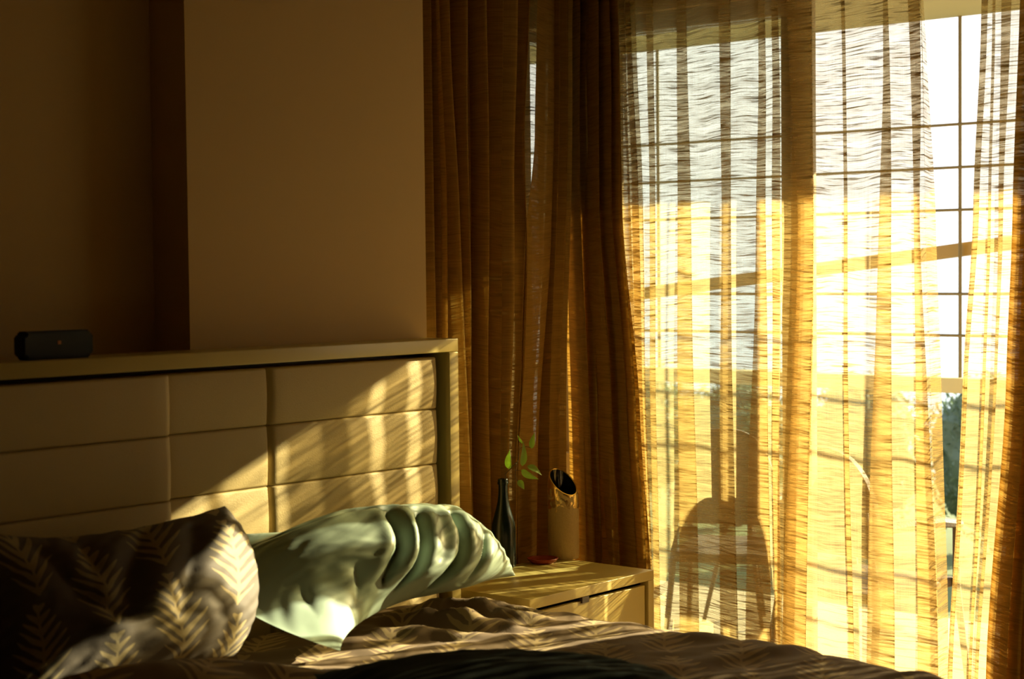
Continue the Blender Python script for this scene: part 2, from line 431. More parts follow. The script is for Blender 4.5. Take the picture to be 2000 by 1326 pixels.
shrub(9.7, 7.05, 1.04, .42, 'shrub behind the left part of the sheer curtain', 11)
shrub(9.6, 3.45, 1.0, .42, 'shrub behind the right-hand curtain panel', 14)

# balcony chairs: armchairs with a rounded solid back, and a small side table
def arm_chair(x, y, rz, label):
    t = empty('garden_chair', (x, y, -.02), label, 'chair', 'armchairs on the balcony'); t.rotation_euler[2] = rz; t.scale = (1, .84, 1)
    W = .235
    bm = bmesh.new(); n = 24; prof = []
    for k in range(n + 1):                                  # rounded outline of the back, bottom left over the top to bottom right
        a = math.pi * (1 - k / n); c_, s_ = math.cos(a), math.sin(a)
        prof.append((W * math.copysign(abs(c_) ** .7, c_), .56 + .37 * abs(s_) ** .75))
    rings = []
    for dx in (-.012, .012):
        rings.append([bm.verts.new((-.235 - .10 * (z - .56) + dx + .9 * yy * yy, yy, z)) for yy, z in prof])
    for k in range(n):
        bm.faces.new((rings[0][k], rings[0][k + 1], rings[1][k + 1], rings[1][k]))
    h_ = n // 2
    for r in rings:
        for k in range(h_): bm.faces.new((r[k], r[k + 1], r[n - k - 1], r[n - k])) if k < h_ - 1 else bm.faces.new((r[k], r[k + 1], r[n - k]))
    bm.faces.new((rings[0][0], rings[1][0], rings[1][n], rings[0][n]))
    bmesh.ops.recalc_face_normals(bm, faces=bm.faces)
    autosmooth(obj('backrest', bm, 'wicker', t))
    boxes('seat', [(-.24, .25, -.24, .24, .415, .45)], 'wicker', t, bevel=.014, seg=3)
    for sy in (-1, 1):
        bm = bmesh.new(); tube(bm, [(-.30, sy * .27, 0), (-.22, sy * .235, .43), (-.25, sy * .205, .72)], [.012, .015, .012], 8); autosmooth(obj('leg', bm, 'wicker', t))
        bm = bmesh.new(); tube(bm, [(.29, sy * .28, 0), (.24, sy * .25, .43), (.22, sy * .262, .63)], [.012, .015, .013], 8); autosmooth(obj('leg', bm, 'wicker', t))
        bm = bmesh.new(); tube(bm, [(-.24, sy * .215, .655), (-.10, sy * .262, .665), (.10, sy * .275, .66), (.25, sy * .262, .635)], [.013, .020, .020, .014], 8); autosmooth(obj('armrest', bm, 'wicker', t))
arm_chair(5.27, 2.86, math.radians(-6), 'round-backed armchair casting its shadow on the sheer curtain')
arm_chair(5.62, 3.62, math.radians(24), 'armchair faintly visible through the curtain just right of the nightstand')
t = empty('garden_table', (6.25, 3.98, -.02), 'small round table between the two balcony chairs', 'table')
bm = bmesh.new(); lathe(bm, [(0, .50), (.19, .50), (.20, .51), (.20, .52), (0, .525)], 32); autosmooth(obj('table_top', bm, 'wicker', t))
for k in range(3):
    a = 2.094 * k
    bm = bmesh.new(); tube(bm, [(.05 * math.cos(a), .05 * math.sin(a), .505), (.17 * math.cos(a), .17 * math.sin(a), 0)], [.013, .009], 8); autosmooth(obj('leg', bm, 'wicker', t))

# ------------------------------------------------------------------ curtains
def keyed(pts, plane, axis):
    """fold line given by points on the curtain plane -> function of height"""
    q = [(on_x(px, py, plane) if axis == 'x' else on_y(px, py, plane)) for px, py in pts]
    q = sorted((float(p[2]), float(p[1] if axis == 'x' else p[0])) for p in q)
    def f(z):
        if len(q) == 1: return q[0][1]
        if z <= q[0][0]:
            return q[0][1] + (q[1][1] - q[0][1]) / (q[1][0] - q[0][0]) * (z - q[0][0]) * .35
        if z >= q[-1][0]:
            return q[-1][1] + (q[-1][1] - q[-2][1]) / (q[-1][0] - q[-2][0]) * (z - q[-1][0])
        for (z0, s0), (z1, s1) in zip(q, q[1:]):
            if z0 <= z <= z1:
                k_ = (z - z0) / (z1 - z0); k_ = k_ * k_ * (3 - 2 * k_) * .5 + k_ * .5
                return s0 + (s1 - s0) * k_
    return f

def catmull(P, n):
    out = []
    for i in range(len(P) - 1):
        p0, p1, p2, p3 = P[max(i - 1, 0)], P[i], P[i + 1], P[min(i + 2, len(P) - 1)]
        L = max(abs(p2[0] - p1[0]), 1e-4)
        t1 = [max(-.05, min(.05, (p2[j] - p0[j]) * .5)) for j in (0, 1)]
        t2 = [max(-.05, min(.05, (p3[j] - p1[j]) * .5)) for j in (0, 1)]
        for k_ in range(n):
            t = k_ / n; h = (2 * t**3 - 3 * t**2 + 1, t**3 - 2 * t**2 + t, -2 * t**3 + 3 * t**2, t**3 - t**2)
            out.append(tuple(h[0] * p1[j] + h[1] * t1[j] + h[2] * p2[j] + h[3] * t2[j] for j in (0, 1)))
    out.append(tuple(P[-1])); return out

def curtain(name, stations, plane, axis, z0, z1, rows, sub, label, seed=0, wav=.008, group=None, mat='curtain'):
    """stations: (fold line points, depth towards the room)"""
    fs = [(keyed(p, plane - d, axis), d) for p, d in stations]
    verts, faces, uvs = [], [], []
    us = None
    zs = [z0 + (z1 - z0) * j / (rows - 1) for j in range(rows)]
    zr = sorted(zs, key=lambda z: abs(z - 1.4))[0]
    ref = catmull([(f(zr), d) for f, d in fs], sub)
    us = [0.0]
    for a, b_ in zip(ref, ref[1:]): us.append(us[-1] + math.hypot(a[0] - b_[0], a[1] - b_[1]))
    n = len(ref)
    for j, z in enumerate(zs):
        pts = catmull([(f(z), d) for f, d in fs], sub)
        for i, (s_, d) in enumerate(pts):
            d2 = d + wav * math.sin(us[i] * 11 + seed + z * .8) + .012 * noise.noise(Vector((us[i] * 3, z * 1.3, seed)))
            s2 = s_ + .006 * noise.noise(Vector((us[i] * 2, z * 1.7, seed + 7)))
            verts.append((plane - d2, s2, z) if axis == 'x' else (s2, plane - d2, z)); uvs.append((us[i] + seed, z))
    for j in range(rows - 1):
        for i in range(n - 1):
            a = j * n + i; faces.append((a, a + 1, a + n + 1, a + n))
    me = bpy.data.meshes.new(name); me.from_pydata(verts, [], faces)
    uvl = me.uv_layers.new(name='UVMap')
    for lp in me.loops: uvl.data[lp.index].uv = uvs[lp.vertex_index]
    return tag(link(name, me, mat, smooth=True), label, 'curtain', group)

def zfold(lefts, rights, d0=.0, w=.016):
    """fabric runs on to the right edge, doubles back to the left edge, runs on: three layers between"""
    return [(rights, d0 + w), (lefts, d0 - w * .4)]

XC = 4.62
T, Mi, Bo = 100, 420, 1200
st = []
# gathered left part by the corner
nb = 9
for i in range(nb):
    for q, dd in ((i / nb + 1.9 / nb, .03), (i / nb, -.03)):
        q = min(q, 1.03)
        st.append(([(1100 + 108 * q, T), (1102 + 110 * q, Mi), (1108 + 136 * q, 800), (1114 + 150 * q, 1100)], dd * (.8 + .4 * math.sin(i * 2.1))))
curtain('gathered_drape', st, XC - .05, 'x', .03, ZC - .03, 90, 6, 'dark brown drape gathered in the room corner behind the vase', 3.0, mat='drape')
st = [([(1190, T), (1200, Mi), (1244, 1100)], .0)]
for i in range(3):
    for q, dd in ((i * 12 + 26, .018), (i * 12 + 6, -.018)):
        st.append(([(1196 + q, T), (1206 + q, Mi), (1236 + q * .7, 1100)], dd))
st.append(([(1246, T), (1250, Mi), (1268, 1100)], .0))
st += zfold([(1262, T), (1268, Mi), (1279, Bo)], [(1276, T), (1280, Mi), (1292, Bo)])
st.append(([(1300, T), (1302, Mi), (1306, Bo)], .004))
st += zfold([(1324, T), (1322, Mi), (1323, Bo)], [(1342, T), (1347, Mi), (1361, Bo)])
st.append(([(1375, T), (1378, Mi), (1386, Bo)], -.006))
st += zfold([(1403, T), (1409, Mi), (1411, Bo)], [(1427, T), (1428, Mi), (1446, Bo)], .004, .02)
st.append(([(1452, T), (1452, Mi), (1453, Bo)], 0))
st += zfold([(1478, T), (1474, Mi), (1455, Bo)], [(1490, T), (1491, Mi), (1505, Bo)])
st += zfold([(1510, T), (1511, Mi), (1514, Bo)], [(1521, T), (1525, Mi), (1522, Bo)], 0, .008)
st += zfold([(1539, T), (1554, Mi), (1530, Bo)], [(1586, T), (1587, Mi), (1577, Bo)], .02, .02)
st += zfold([(1541, T), (1556, Mi), (1533, Bo)], [(1584, T), (1586, Mi), (1574, Bo)], -.02, .014)
st.append(([(1612, T), (1615, Mi), (1612, Bo)], -.004))
st += zfold([(1646, T), (1651, Mi), (1656, Bo)], [(1651, T), (1656, Mi), (1664, Bo)], 0, .006)
st.append(([(1684, T), (1686, Mi), (1680, Bo)], .006))
st += zfold([(1720, T), (1715, Mi), (1692, Bo)], [(1732, T), (1740, Mi), (1747, Bo)], .004, .02)
st.append(([(1757, T), (1762, Mi), (1768, Bo)], -.004))
st += zfold([(1778, T), (1787, Mi), (1790, Bo)], [(1797, T), (1796, Mi), (1828, Bo)], .0, .02)
st.append(([(1802, T), (1809, Mi), (1828, Bo)], .012))
st.append(([(1803, T), (1812, Mi), (1831, Bo)], .006))
st.append(([(1808, T), (1823, Mi), (1843, Bo)], -.035))
st.append(([(1812, T), (1832, Mi), (1854, Bo)], -.07))
curtain('sheer_curtain', st, XC + .02, 'x', .03, ZC - .03, 110, 7, 'wide golden sheer curtain glowing in the sun over the balcony door', 1.0)

st = [([(1917, 30), (1901, 410), (1882, 740), (1850, 1320)], .045),
      ([(1919, 30), (1903, 410), (1884, 740), (1852, 1320)], .02)]
st += zfold([(1920, 30), (1904, 410), (1884, 740), (1853, 1320)], [(1931, 30), (1914, 410), (1891, 740), (1860, 1320)])
st += zfold([(1944, 30), (1934, 410), (1923, 740), (1893, 1320)], [(1948, 30), (1938, 410), (1927, 740), (1897, 1320)], 0, .008)
st += zfold([(1958, 30), (1953, 410), (1945, 740), (1905, 1320)], [(1978, 30), (1962, 410), (1950, 740), (1912, 1320)], .0, .015)
x0t, x0m, x0b = 1990, 1976, 1926
st.append(([(x0t + 14, 30), (x0m + 12, 410), (x0m - 4, 740), (x0b + 8, 1320)], -.01))
curtain('sheer_curtain', st, XC + .02, 'x', .03, ZC - .03, 90, 6, 'narrow golden sheer panel just right of the bright gap', 5.0)
st = []
for i in range(12):
    for q, dd in ((i * 22 + 42, .03), (i * 22, -.03)):
        st.append(([(x0t + q, 30), (x0m + q, 410), (x0m - 14 + q, 740), (x0b + q, 1320)], dd))
for i in range(40):  # out-of-view folds, added to keep direct sun from flooding the room
    g = 290 + i * 15
    st.append(([(x0t + g, 30), (x0m + g, 410), (x0m - 14 + g, 740), (x0b + g, 1320)], .03 if i % 2 else -.03))
curtain('gathered_drape', st, XC - .05, 'x', .03, ZC - .03, 70, 5, 'dark brown drape cut off by the right edge of the picture', 7.0, mat='drape')

# gathered curtain on the headboard side, over the narrow window
YC = 3.57
def accordion(keys, n, over, d):
    """n narrow folds between two fold lines, each doubling back over its neighbours; keys: (top, mid, bottom) px at both ends"""
    (a0, b0, c0), (a1, b1, c1) = keys; out = []
    rn = random.Random(n)
    for i in range(n):
        t = i / n; w_ = 1 / n
        for q, dd in ((t + w_ * over, d * rn.uniform(.7, 1.15)), (t + w_ * rn.uniform(-.2, .2), -d * rn.uniform(.7, 1.1))):
            q = min(q, 1.0 + .02 * rn.random())
            out.append(([(a0 + (a1 - a0) * q, 60), (b0 + (b1 - b0) * q, 420), (c0 + (c1 - c0) * q, 900)], dd))
    return out
def ridge(a, b_, c_, d): return [([(a, 60), (b_, 420), (c_, 900)], d)]
st = [([(800, 100), (805, 900)], -.03)]
st += accordion([(822, 826, 828), (852, 862, 872)], 2, 1.3, .022)
st += ridge(858, 872, 880, .045) + ridge(844, 852, 858, -.02) + ridge(882, 897, 918, .055) + ridge(868, 880, 888, -.03)
st += accordion([(872, 884, 890), (911, 914, 922)], 1, 1.2, .03)
st += ridge(914, 917, 925, .045) + ridge(902, 908, 912, -.04)
st += accordion([(906, 912, 916), (949, 950, 954)], 1, 1.2, .03)
st += ridge(951, 954, 957, .05) + ridge(936, 940, 940, -.04)
st += accordion([(940, 944, 944), (1008, 1004, 996)], 2, 1.3, .035)
st += [([(1026, 60), (1020, 270), (1022, 480), (1018, 700), (1010, 900)], .03), ([(1031, 60), (1025, 270), (1027, 480), (1023, 700), (1014, 900)], .045), ([(1014, 60), (1010, 480), (1000, 900)], -.03)]
curtain('gathered_drape', st, YC, 'y', .03, ZC - .03, 90, 7, 'brown gathered drape hanging beside the headboard', 9.0, wav=.002, mat='drape')
st = [([(1066, 60), (1060, 480), (1040, 900)], -.03), ([(1051, 60), (1045, 270), (1026, 480), (1021, 700), (1010, 900)], .045), ([(1056, 60), (1050, 270), (1032, 480), (1026, 700), (1015, 900)], .035),
      ([(1082, 60), (1076, 480), (1050, 900)], .01), ([(1070, 60), (1066, 480), (1046, 900)], -.03)]
st += accordion([(1068, 1062, 1046), (1118, 1114, 1104)], 3, 1.4, .03)
curtain('gathered_drape', st, YC, 'y', .03, ZC - .03, 90, 7, 'narrow brown drape between the pale window slit and the dark corner', 11.0, wav=.002, mat='drape')
st = [([(990 + 8 * k, 60), (990 + 8 * k, 900)], .004 * math.sin(k * 1.3)) for k in range(15)]
curtain('sheer_curtain', st, YC + .08, 'y', .03, ZC - .03, 40, 4, 'pale sheer strip glowing in the slit between two brown drapes', 13.0, wav=.002)

# ------------------------------------------------------------------ bed
YH = 3.30
HX0, HX1, HZ = 1.93, 3.65, 1.313
hb = empty('headboard', ((HX0 + HX1) / 2, 3.36, 0), 'cream padded headboard with a slim frame and sunlit panels behind the pillows', 'headboard')
under(boxes('top_rail', [(HX0, HX1, YH - .02, 3.415, HZ - .038, HZ)], 'lacquer', bevel=.003), hb)
for xa, xb in ((HX0, HX0 + .04), (HX1 - .04, HX1)):
    under(boxes('side_post', [(xa, xb, YH - .02, 3.415, 0, HZ - .038)], 'lacquer', bevel=.003), hb)
under(tag(boxes('back_board', [(HX0 + .04, HX1 - .04, 3.385, 3.412, .25, HZ - .038)], 'dark_gap'), 'dark channel behind the panels'), hb)
def cushion(x0, x1, z0, z1, y0, rx, rz):
    """padded panel: edges roll back by rx sideways and rz at the horizontal seams"""
    bm = bmesh.new(); nx, nz_ = 24, 14; grid = []
    def edge(t, L, r):
        q = min(t, L - t); return 0 if q >= r else r - math.sqrt(max(0, r * r - (r - q) ** 2))
    def samp(L, r, n_):
        a = [r * (1 - math.cos(math.pi / 2 * k / 5)) for k in range(6)]
        mid = [r + (L - 2 * r) * k / (n_ - 10) for k in range(1, n_ - 10)]
        return a + mid + [L - q for q in a[::-1]]
    Sx, Sz = samp(x1 - x0, rx, nx), samp(z1 - z0, rz, nz_)
    for tz in Sz:
        row = []
        for tx in Sx:
            bul = .004 * math.sin(math.pi * tz / (z1 - z0))
            row.append(bm.verts.new((x0 + tx, y0 + edge(tx, x1 - x0, rx) + edge(tz, z1 - z0, rz) - bul, z0 + tz)))
        grid.append(row)
    for a, b_ in zip(grid, grid[1:]):
        for k in range(len(a) - 1): bm.faces.new((a[k], a[k + 1], b_[k + 1], b_[k]))
    rim = grid[0] + [r[-1] for r in grid[1:]] + grid[-1][-2::-1] + [r[0] for r in grid[-2:0:-1]]
    back = [bm.verts.new((v.co.x, 3.385, v.co.z)) for v in rim]
    for k in range(len(rim)):
        j = (k + 1) % len(rim); bm.faces.new((rim[j], rim[k], back[k], back[j]))
    o = under(obj('panel', bm, 'leather', smooth=True), hb); return o
zrow = [.485, .642, .799, .957, 1.114, HZ - .038 - .013]
for c_, (x0, x1, y0, rx) in enumerate(((1.985, 2.622, YH - .018, .028), (2.624, 2.941, YH + .006, .004), (2.944, 3.592, YH + .002, .026))):
    for z0, z1 in zip(zrow, zrow[1:]):
        cushion(x0, x1, z0 + .0006, z1 - .0006, y0, rx, .006)

bed = empty('bed', (2.79, 2.26, 0), 'low double bed in front of the padded headboard, mostly under the printed duvet', 'bed')
under(boxes('bed_base', [(1.95, 3.62, 1.22, 3.27, .10, .32)], 'leather', bevel=.01), bed)
under(boxes('mattress', [(1.97, 3.60, 1.24, 3.265, .32, .53)], 'mattress', bevel=.04, seg=4), bed)
for x in (2.03, 3.54):
    for y in (1.30, 3.18):
        under(boxes('leg', [(x - .03, x + .03, y - .03, y + .03, 0, .10)], 'dark_gap'), bed)

def fb(x, y, s_, o_=0.0, oc=4):
    return noise.fractal(Vector((x * s_, y * s_, o_)), 0.9, 2.0, oc)
def g2(x, y, cx, cy, sx, sy, an=0.0):
    ca, sa = math.cos(an), math.sin(an); dx, dy = x - cx, y - cy
    a, b_ = (dx * ca + dy * sa) / sx, (-dx * sa + dy * ca) / sy
    return math.exp(-(a * a + b_ * b_))
def duvet_h(x, y):
    z = .585
    z += .010 * fb(x, y, 1.5, 1.0, 2)
    z += .006 * fb(x + .4 * y, y, 7.0, 5.0, 3)
    # long soft creases running down the bed
    q = (x * .93 - y * .37) + .05 * fb(x, y, 2.0, 9.0, 2)
    c_ = (y * .93 + x * .37) + .06 * fb(x, y, 1.7, 3.0, 2)
    z += .003 * math.sin(c_ * 34 + 1.5 * fb(x, y, 1.5, 2.0, 2)) + .003 * math.sin(c_ * 61 + 2 * fb(x, y, 2.5, 6.0, 2))
    # swelling in front of the printed pillow
    z += .115 * g2(x, y, 2.15, 2.86, .42, .12, -.10)
    # ruck beside the green pillow
    rk = g2(x, y, 3.32, 3.00, .22, .16, .1)
    z += .028 * rk + .030 * rk * math.sin(x * 46 + y * 22 + 2.2 * fb(x, y, 6, 2, 2)) + .012 * rk * fb(x, y, 22, 3, 2)
    z -= .030 * max(0, (2.3 - y)) / 1.0
    return z
bm = bmesh.new()
bx0, bx1, by0, by1 = 1.93, 3.64, 1.18, 3.255
NX, NY = 190, 230
XS = [bx0 + (bx1 - bx0) * i / NX for i in range(NX + 1)]
verts, faces, uvs = [], [], []
cols = []
for i in range(-14, NX + 15):
    cols.append(i)
ncol = len(cols)
for j in range(NY + 1):
    y = by0 + (by1 - by0) * j / NY
    for i in cols:
        ic = min(max(i, 0), NX); x = XS[ic]; over = (i - NX) if i > NX else (-i if i < 0 else 0)
        z = duvet_h(x, y)
        ex = min(x - bx0, bx1 - x); er = .10
        if ex < er: z -= .022 * (1 - ex / er) ** 2
        if over:
            sgn = 1 if i > NX else -1; t = over / 14
            x = x + sgn * (.03 * math.sin(min(1, t * 1.6) * math.pi / 2) + .012 * fb(y, t, 9, 1, 2) * t + .012 * math.sin(y * 23) * t)
            z = z - .34 * t ** 1.25
        ey = y - by0
        if ey < .1: z -= .06 * (1 - ey / .1) ** 2
        verts.append((x, y, z)); uvs.append((x + (.02 * over if i > 0 else -.02 * over), y))
for j in range(NY):
    for i in range(ncol - 1):
        a = j * ncol + i; faces.append((a, a + 1, a + ncol + 1, a + ncol))
bm.free()
me = bpy.data.meshes.new('duvet'); me.from_pydata(verts, [], faces)
ul = me.uv_layers.new(name='UVMap')
for lp in me.loops: ul.data[lp.index].uv = uvs[lp.vertex_index]
dv = tag(link('duvet', me, 'duvet', smooth=True), 'rumpled brown duvet printed with pale fronds, spread over the bed', 'duvet')
md = dv.modifiers.new('thickness', 'SOLIDIFY'); md.thickness = .018; md.offset = -1

# ---- pillows: a bent sheet through nine points, padded to both sides, with creases
def pillow_mesh(name, C, thick, creases, mat, n=110, seed=0, corner=.55, wr=.004, label=None, uvscale=(.7, .5), front=1.0, back=1.0, roll=.62):
    C = [[Vector(p) for p in r] for r in C]
    def chaikin(pts):
        q = [pts[0]]
        for a, b_ in zip(pts, pts[1:]):
            q += [(a[0] * .75 + b_[0] * .25, a[1] * .75 + b_[1] * .25), (a[0] * .25 + b_[0] * .75, a[1] * .25 + b_[1] * .75)]
        return q + [pts[-1]]
    creases = [(chaikin(chaikin(p_)) if len(p_) > 2 else p_, d_, w_) for p_, d_, w_ in creases]
    def quad(a, b_, c_, t): 
        # quadratic through a (t=0), b (t=.5), c (t=1)
        return a * ((1 - t) * (1 - 2 * t)) + b_ * (4 * t * (1 - t)) + c_ * (t * (2 * t - 1))
    def S(u, v): return quad(*[quad(*r, u) for r in C], v)
    verts, uvs, faces = [], [], []
    def height(u, v):
        a, b_ = 2 * u - 1, 2 * v - 1
        e = max(0, (1 - abs(a) ** 2.6)) ** (roll if a < 0 else .62) * max(0, (1 - abs(b_) ** 2.6)) ** .62
        return e
    idx = {}
    for side in (1, -1):
        for j in range(n + 1):
            for i in range(n + 1):
                # denser sampling to the rim
                u = .5 - .5 * math.cos(math.pi * i / n); v = .5 - .5 * math.cos(math.pi * j / n)
                rim = i in (0, n) or j in (0, n)
                if side == -1 and rim: idx[(side, i, j)] = idx[(1, i, j)]; continue
                a, b_ = 2 * u - 1, 2 * v - 1
                # edges draw in between the corners
                uu = .5 + .5 * a * (1 - .06 * (1 - b_ * b_)); vv = .5 + .5 * b_ * (1 - .09 * (1 - a * a))
                p = S(uu, vv); e = 1e-3
                nrm = (S(min(uu + e, 1), vv) - S(max(uu - e, 0), vv)).cross(S(uu, min(vv + e, 1)) - S(uu, max(vv - e, 0))).normalized()
                h = height(u, v) * thick * (front if side == 1 else back)
                w_ = height(u, v) ** .5
                h += w_ * wr * 3 * noise.fractal(Vector((u * 3.0, v * 3.0, seed + side)), .9, 2, 4)
                # puckers radiating from the seams
                edge_d = min(u, 1 - u, v, 1 - v)
                h += wr * 1.6 * math.exp(-edge_d * 9) * w_ * math.sin((u - v) * 60 + 5 * noise.noise(Vector((u * 4, v * 4, seed))))
                if side == 1:
                    for (pts, dep, wd) in creases:
                        best = 9; 
                        for q0, q1 in zip(pts, pts[1:]):
                            dx, dy = q1[0] - q0[0], q1[1] - q0[1]
                            t = max(0, min(1, ((u - q0[0]) * dx + (v - q0[1]) * dy) / (dx * dx + dy * dy)))
                            px_, py_ = u - q0[0] - t * dx, v - q0[1] - t * dy
                            dd = math.hypot(px_, py_)
                            if dd < best:
                                best = dd; sg = 1 if px_ * dy - py_ * dx > 0 else -1
                        # end taper
                        de = min(math.hypot(u - pts[0][0], v - pts[0][1]), math.hypot(u - pts[-1][0], v - pts[-1][1]))
                        tp = min(1, de / .10) ** .7
                        x_ = best / wd
                        h += w_ * dep * tp * (-math.exp(-abs(x_) ** 1.4) + .30 * math.exp(-((x_ - 3.2) / 1.9) ** 2))
                p = p + nrm * h * side
                idx[(side, i, j)] = len(verts); verts.append(tuple(p)); uvs.append((u * uvscale[0] + seed, v * uvscale[1]))
        for j in range(n):
            for i in range(n):
                q = [idx[(side, i, j)], idx[(side, i + 1, j)], idx[(side, i + 1, j + 1)], idx[(side, i, j + 1)]]
                faces.append(q if side == 1 else q[::-1])
    me = bpy.data.meshes.new(name); me.from_pydata(verts, [], faces)
    ul = me.uv_layers.new(name='UVMap')
    for lp in me.loops: ul.data[lp.index].uv = uvs[lp.vertex_index]
    return tag(link(name, me, mat, smooth=True), label, 'pillow')

# rows run from the lower seam to the upper seam, left to right
pillow_mesh('printed_pillow', [
    [(1.96, 3.07, .605), (2.28, 3.03, .605), (2.58, 3.03, .62)],
    [(1.95, 3.13, .76), (2.28, 3.11, .76), (2.71, 3.05, .79)],
    [(1.97, 3.20, .990), (2.30, 3.20, .935), (2.69, 3.18, .945)]], .115,
    [([(.66, .95), (.52, .62), (.50, .40)], .020, .03), ([(.84, .95), (.74, .60), (.66, .25)], .016, .03), ([(.40, .97), (.42, .66)], .016, .025), ([(.25, .95), (.34, .55), (.55, .3)], .014, .03)],
    'pillow_print', 100, 2.0, label='brown pillow printed with pale fronds, propped upright against the headboard', back=.7)
pillow_mesh('green_pillow', [
    [(2.735, 2.835, .632), (3.18, 3.05, .640), (3.585, 3.02, .665)],
    [(2.635, 3.18, .745), (3.12, 3.10, .765), (3.615, 3.10, .720)],
    [(2.76, 3.21, .865), (3.16, 3.22, .830), (3.575, 3.235, .750)]], .130,
    [([(.51, .70), (.49, .42), (.42, .27), (.35, .09)], .040, .0125), ([(.61, .64), (.53, .30), (.43, .12), (.38, .02)], .042, .0125),
     ([(.75, .64), (.71, .33), (.58, .15), (.52, .02)], .044, .0135), ([(.87, .48), (.80, .28), (.70, .12)], .020, .012),
     ([(.31, .30), (.28, .14), (.22, .03)], .012, .013), ([(.12, .78), (.40, .78), (.51, .70)], .009, .012), ([(.15, .30), (.10, .10)], .010, .013), ([(.66, .30), (.56, .12)], .010, .011)],
    'satin', 190, 4.0, label='sage green satin pillow with deep folds slumped beside the nightstand', back=.5, roll=1.5, wr=.0025)

# dark cushion in the foreground
pillow_mesh('dark_cushion', [
    [(2.22, 2.36, .625), (2.62, 2.10, .625), (2.98, 1.92, .60)],
    [(2.36, 2.52, .635), (2.70, 2.30, .635), (3.04, 2.08, .605)],
    [(2.56, 2.74, .625), (2.82, 2.49, .62), (3.10, 2.22, .60)]], .060, [([(.7, .8), (.9, .6)], .01, .04)],
    'dark_cloth', 60, 6.0, label='dark teal cushion lying on the duvet at the bottom of the picture', back=.4)

# ------------------------------------------------------------------ speaker on the headboard
zt = HZ
pl, pr = on_y(46, 690, 3.310), on_y(184, 690, 3.310)
sp_ = empty('speaker', ((pl[0] + pr[0]) / 2, 3.338, zt), 'small black rounded speaker standing on the headboard rail', 'speaker')
hw, hh = (pr[0] - pl[0]) / 2, .055
bm = bmesh.new(); add_box(bm, -hw, hw, -.028, .012, 0, hh + .010)
bmesh.ops.recalc_face_normals(bm, faces=bm.faces)
bmesh.ops.bevel(bm, geom=[e_ for e_ in bm.edges if abs(e_.verts[0].co.y - e_.verts[1].co.y) > .01], offset=.009, segments=5, affect='EDGES')
bmesh.ops.bevel(bm, geom=[e_ for e_ in bm.edges if abs(e_.calc_face_angle(0)) > 1.2], offset=.004, segments=2, affect='EDGES')
autosmooth(obj('body', bm, 'black_plastic', sp_))
bm = bmesh.new(); add_box(bm, -.004, .004, -.0292, -.0278, .034, .042); tag(obj('logo', bm, 'logo', sp_), 'tiny orange logo')

# ------------------------------------------------------------------ nightstand
NZ = .575
fc = on_z(1277, 1113, NZ); NX1, NY0 = float(fc[0]), float(fc[1]); NX0, NY1 = 3.70, 3.475
ns = empty('nightstand', ((NX0 + NX1) / 2, (NY0 + NY1) / 2, 0), 'cream lacquered nightstand with a recessed drawer beside the bed', 'nightstand')
th = .030
under(boxes('top_panel', [(NX0, NX1, NY0, NY1, NZ - th, NZ)], 'lacquer', bevel=.002), ns)
for xa, xb in ((NX0, NX0 + th), (NX1 - th, NX1)):
    under(boxes('side_panel', [(xa, xb, NY0, NY1, .0, NZ - th)], 'lacquer', bevel=.002), ns)
under(boxes('back_panel', [(NX0 + th, NX1 - th, NY1 - .012, NY1, .05, NZ - th)], 'dark_gap'), ns)
under(boxes('bottom_panel', [(NX0 + th, NX1 - th, NY0 + .01, NY1 - .012, .05, .07)], 'lacquer'), ns)
under(tag(boxes('gap_shade_liner', [(NX0 + th, NX0 + th + .01, NY0 + .03, NY1 - .012, .07, NZ - th), (NX1 - th - .01, NX1 - th, NY0 + .03, NY1 - .012, .07, NZ - th),
                               (NX0 + th + .01, NX1 - th - .01, NY0 + .03, NY1 - .012, NZ - th - .006, NZ - th)], 'dark_gap'), 'dark liner painted as the shade of the drawer gap'), ns)  # shade of the gap around the drawers, put into a dark liner
for z0, z1 in ((.30, NZ - th - .012), (.08, .292)):
    dr = under(boxes('drawer', [(NX0 + th + .012, NX1 - th - .013, NY0 + .004, NY0 + .022, z0, z1)], 'lacquer', bevel=.002), ns)
    if z0 > .2:
        nt_ = on_y(1143, 1157, NY0)
        k_ = boxes('pull_notch', [(float(nt_[0]) - .016, float(nt_[0]) + .016, NY0 - .002, NY0 + .012, z1 - .006, z1 + .012)], 'dark_gap'); k_.parent = dr
        tag(k_, 'small dark pull notch')

# ---- things on the nightstand
def at_top(px, py): q = on_z(px, py, NZ); return float(q[0]), float(q[1])
# ceramic vase, cut off at a slant
vx, vy = at_top(1101, 1089)
v_ = empty('ceramic_vase', (vx, vy, NZ), 'tall stoneware cylinder vase with slanted rim and gold band on the nightstand', 'vase')
seg, Rv = 56, .0505
view = Vector((vx, vy, 0)).normalized(); right = Vector((view.y, -view.x, 0))
def rim_z(c_, s_): # c_: towards image right, s_: away from the camera
    return .246 - .025 * c_ + .030 * s_
def vase_shell(r, zs_, rim_off):
    rings = []
    for f in zs_:
        ring = []
        for k in range(seg):
            a = 2 * math.pi * k / seg; c_, s_ = math.cos(a), math.sin(a)
            zt_ = rim_z(c_, s_) + rim_off
            p = right * (r(f) * c_) + view * (r(f) * s_)
            ring.append((p.x, p.y, f * zt_))
        rings.append(ring)
    return rings
bm = bmesh.new()
ro = vase_shell(lambda f: Rv * (1 - .10 * max(0, (f - .82) / .18) ** 2) * (.96 + .04 * min(1, f / .04)), [0, .01, .03, .1, .25, .4, .55, .7, .8, .86, .9, .94, .97, .99, 1.0], 0)
Rg = [[bm.verts.new(p) for p in r] for r in ro]
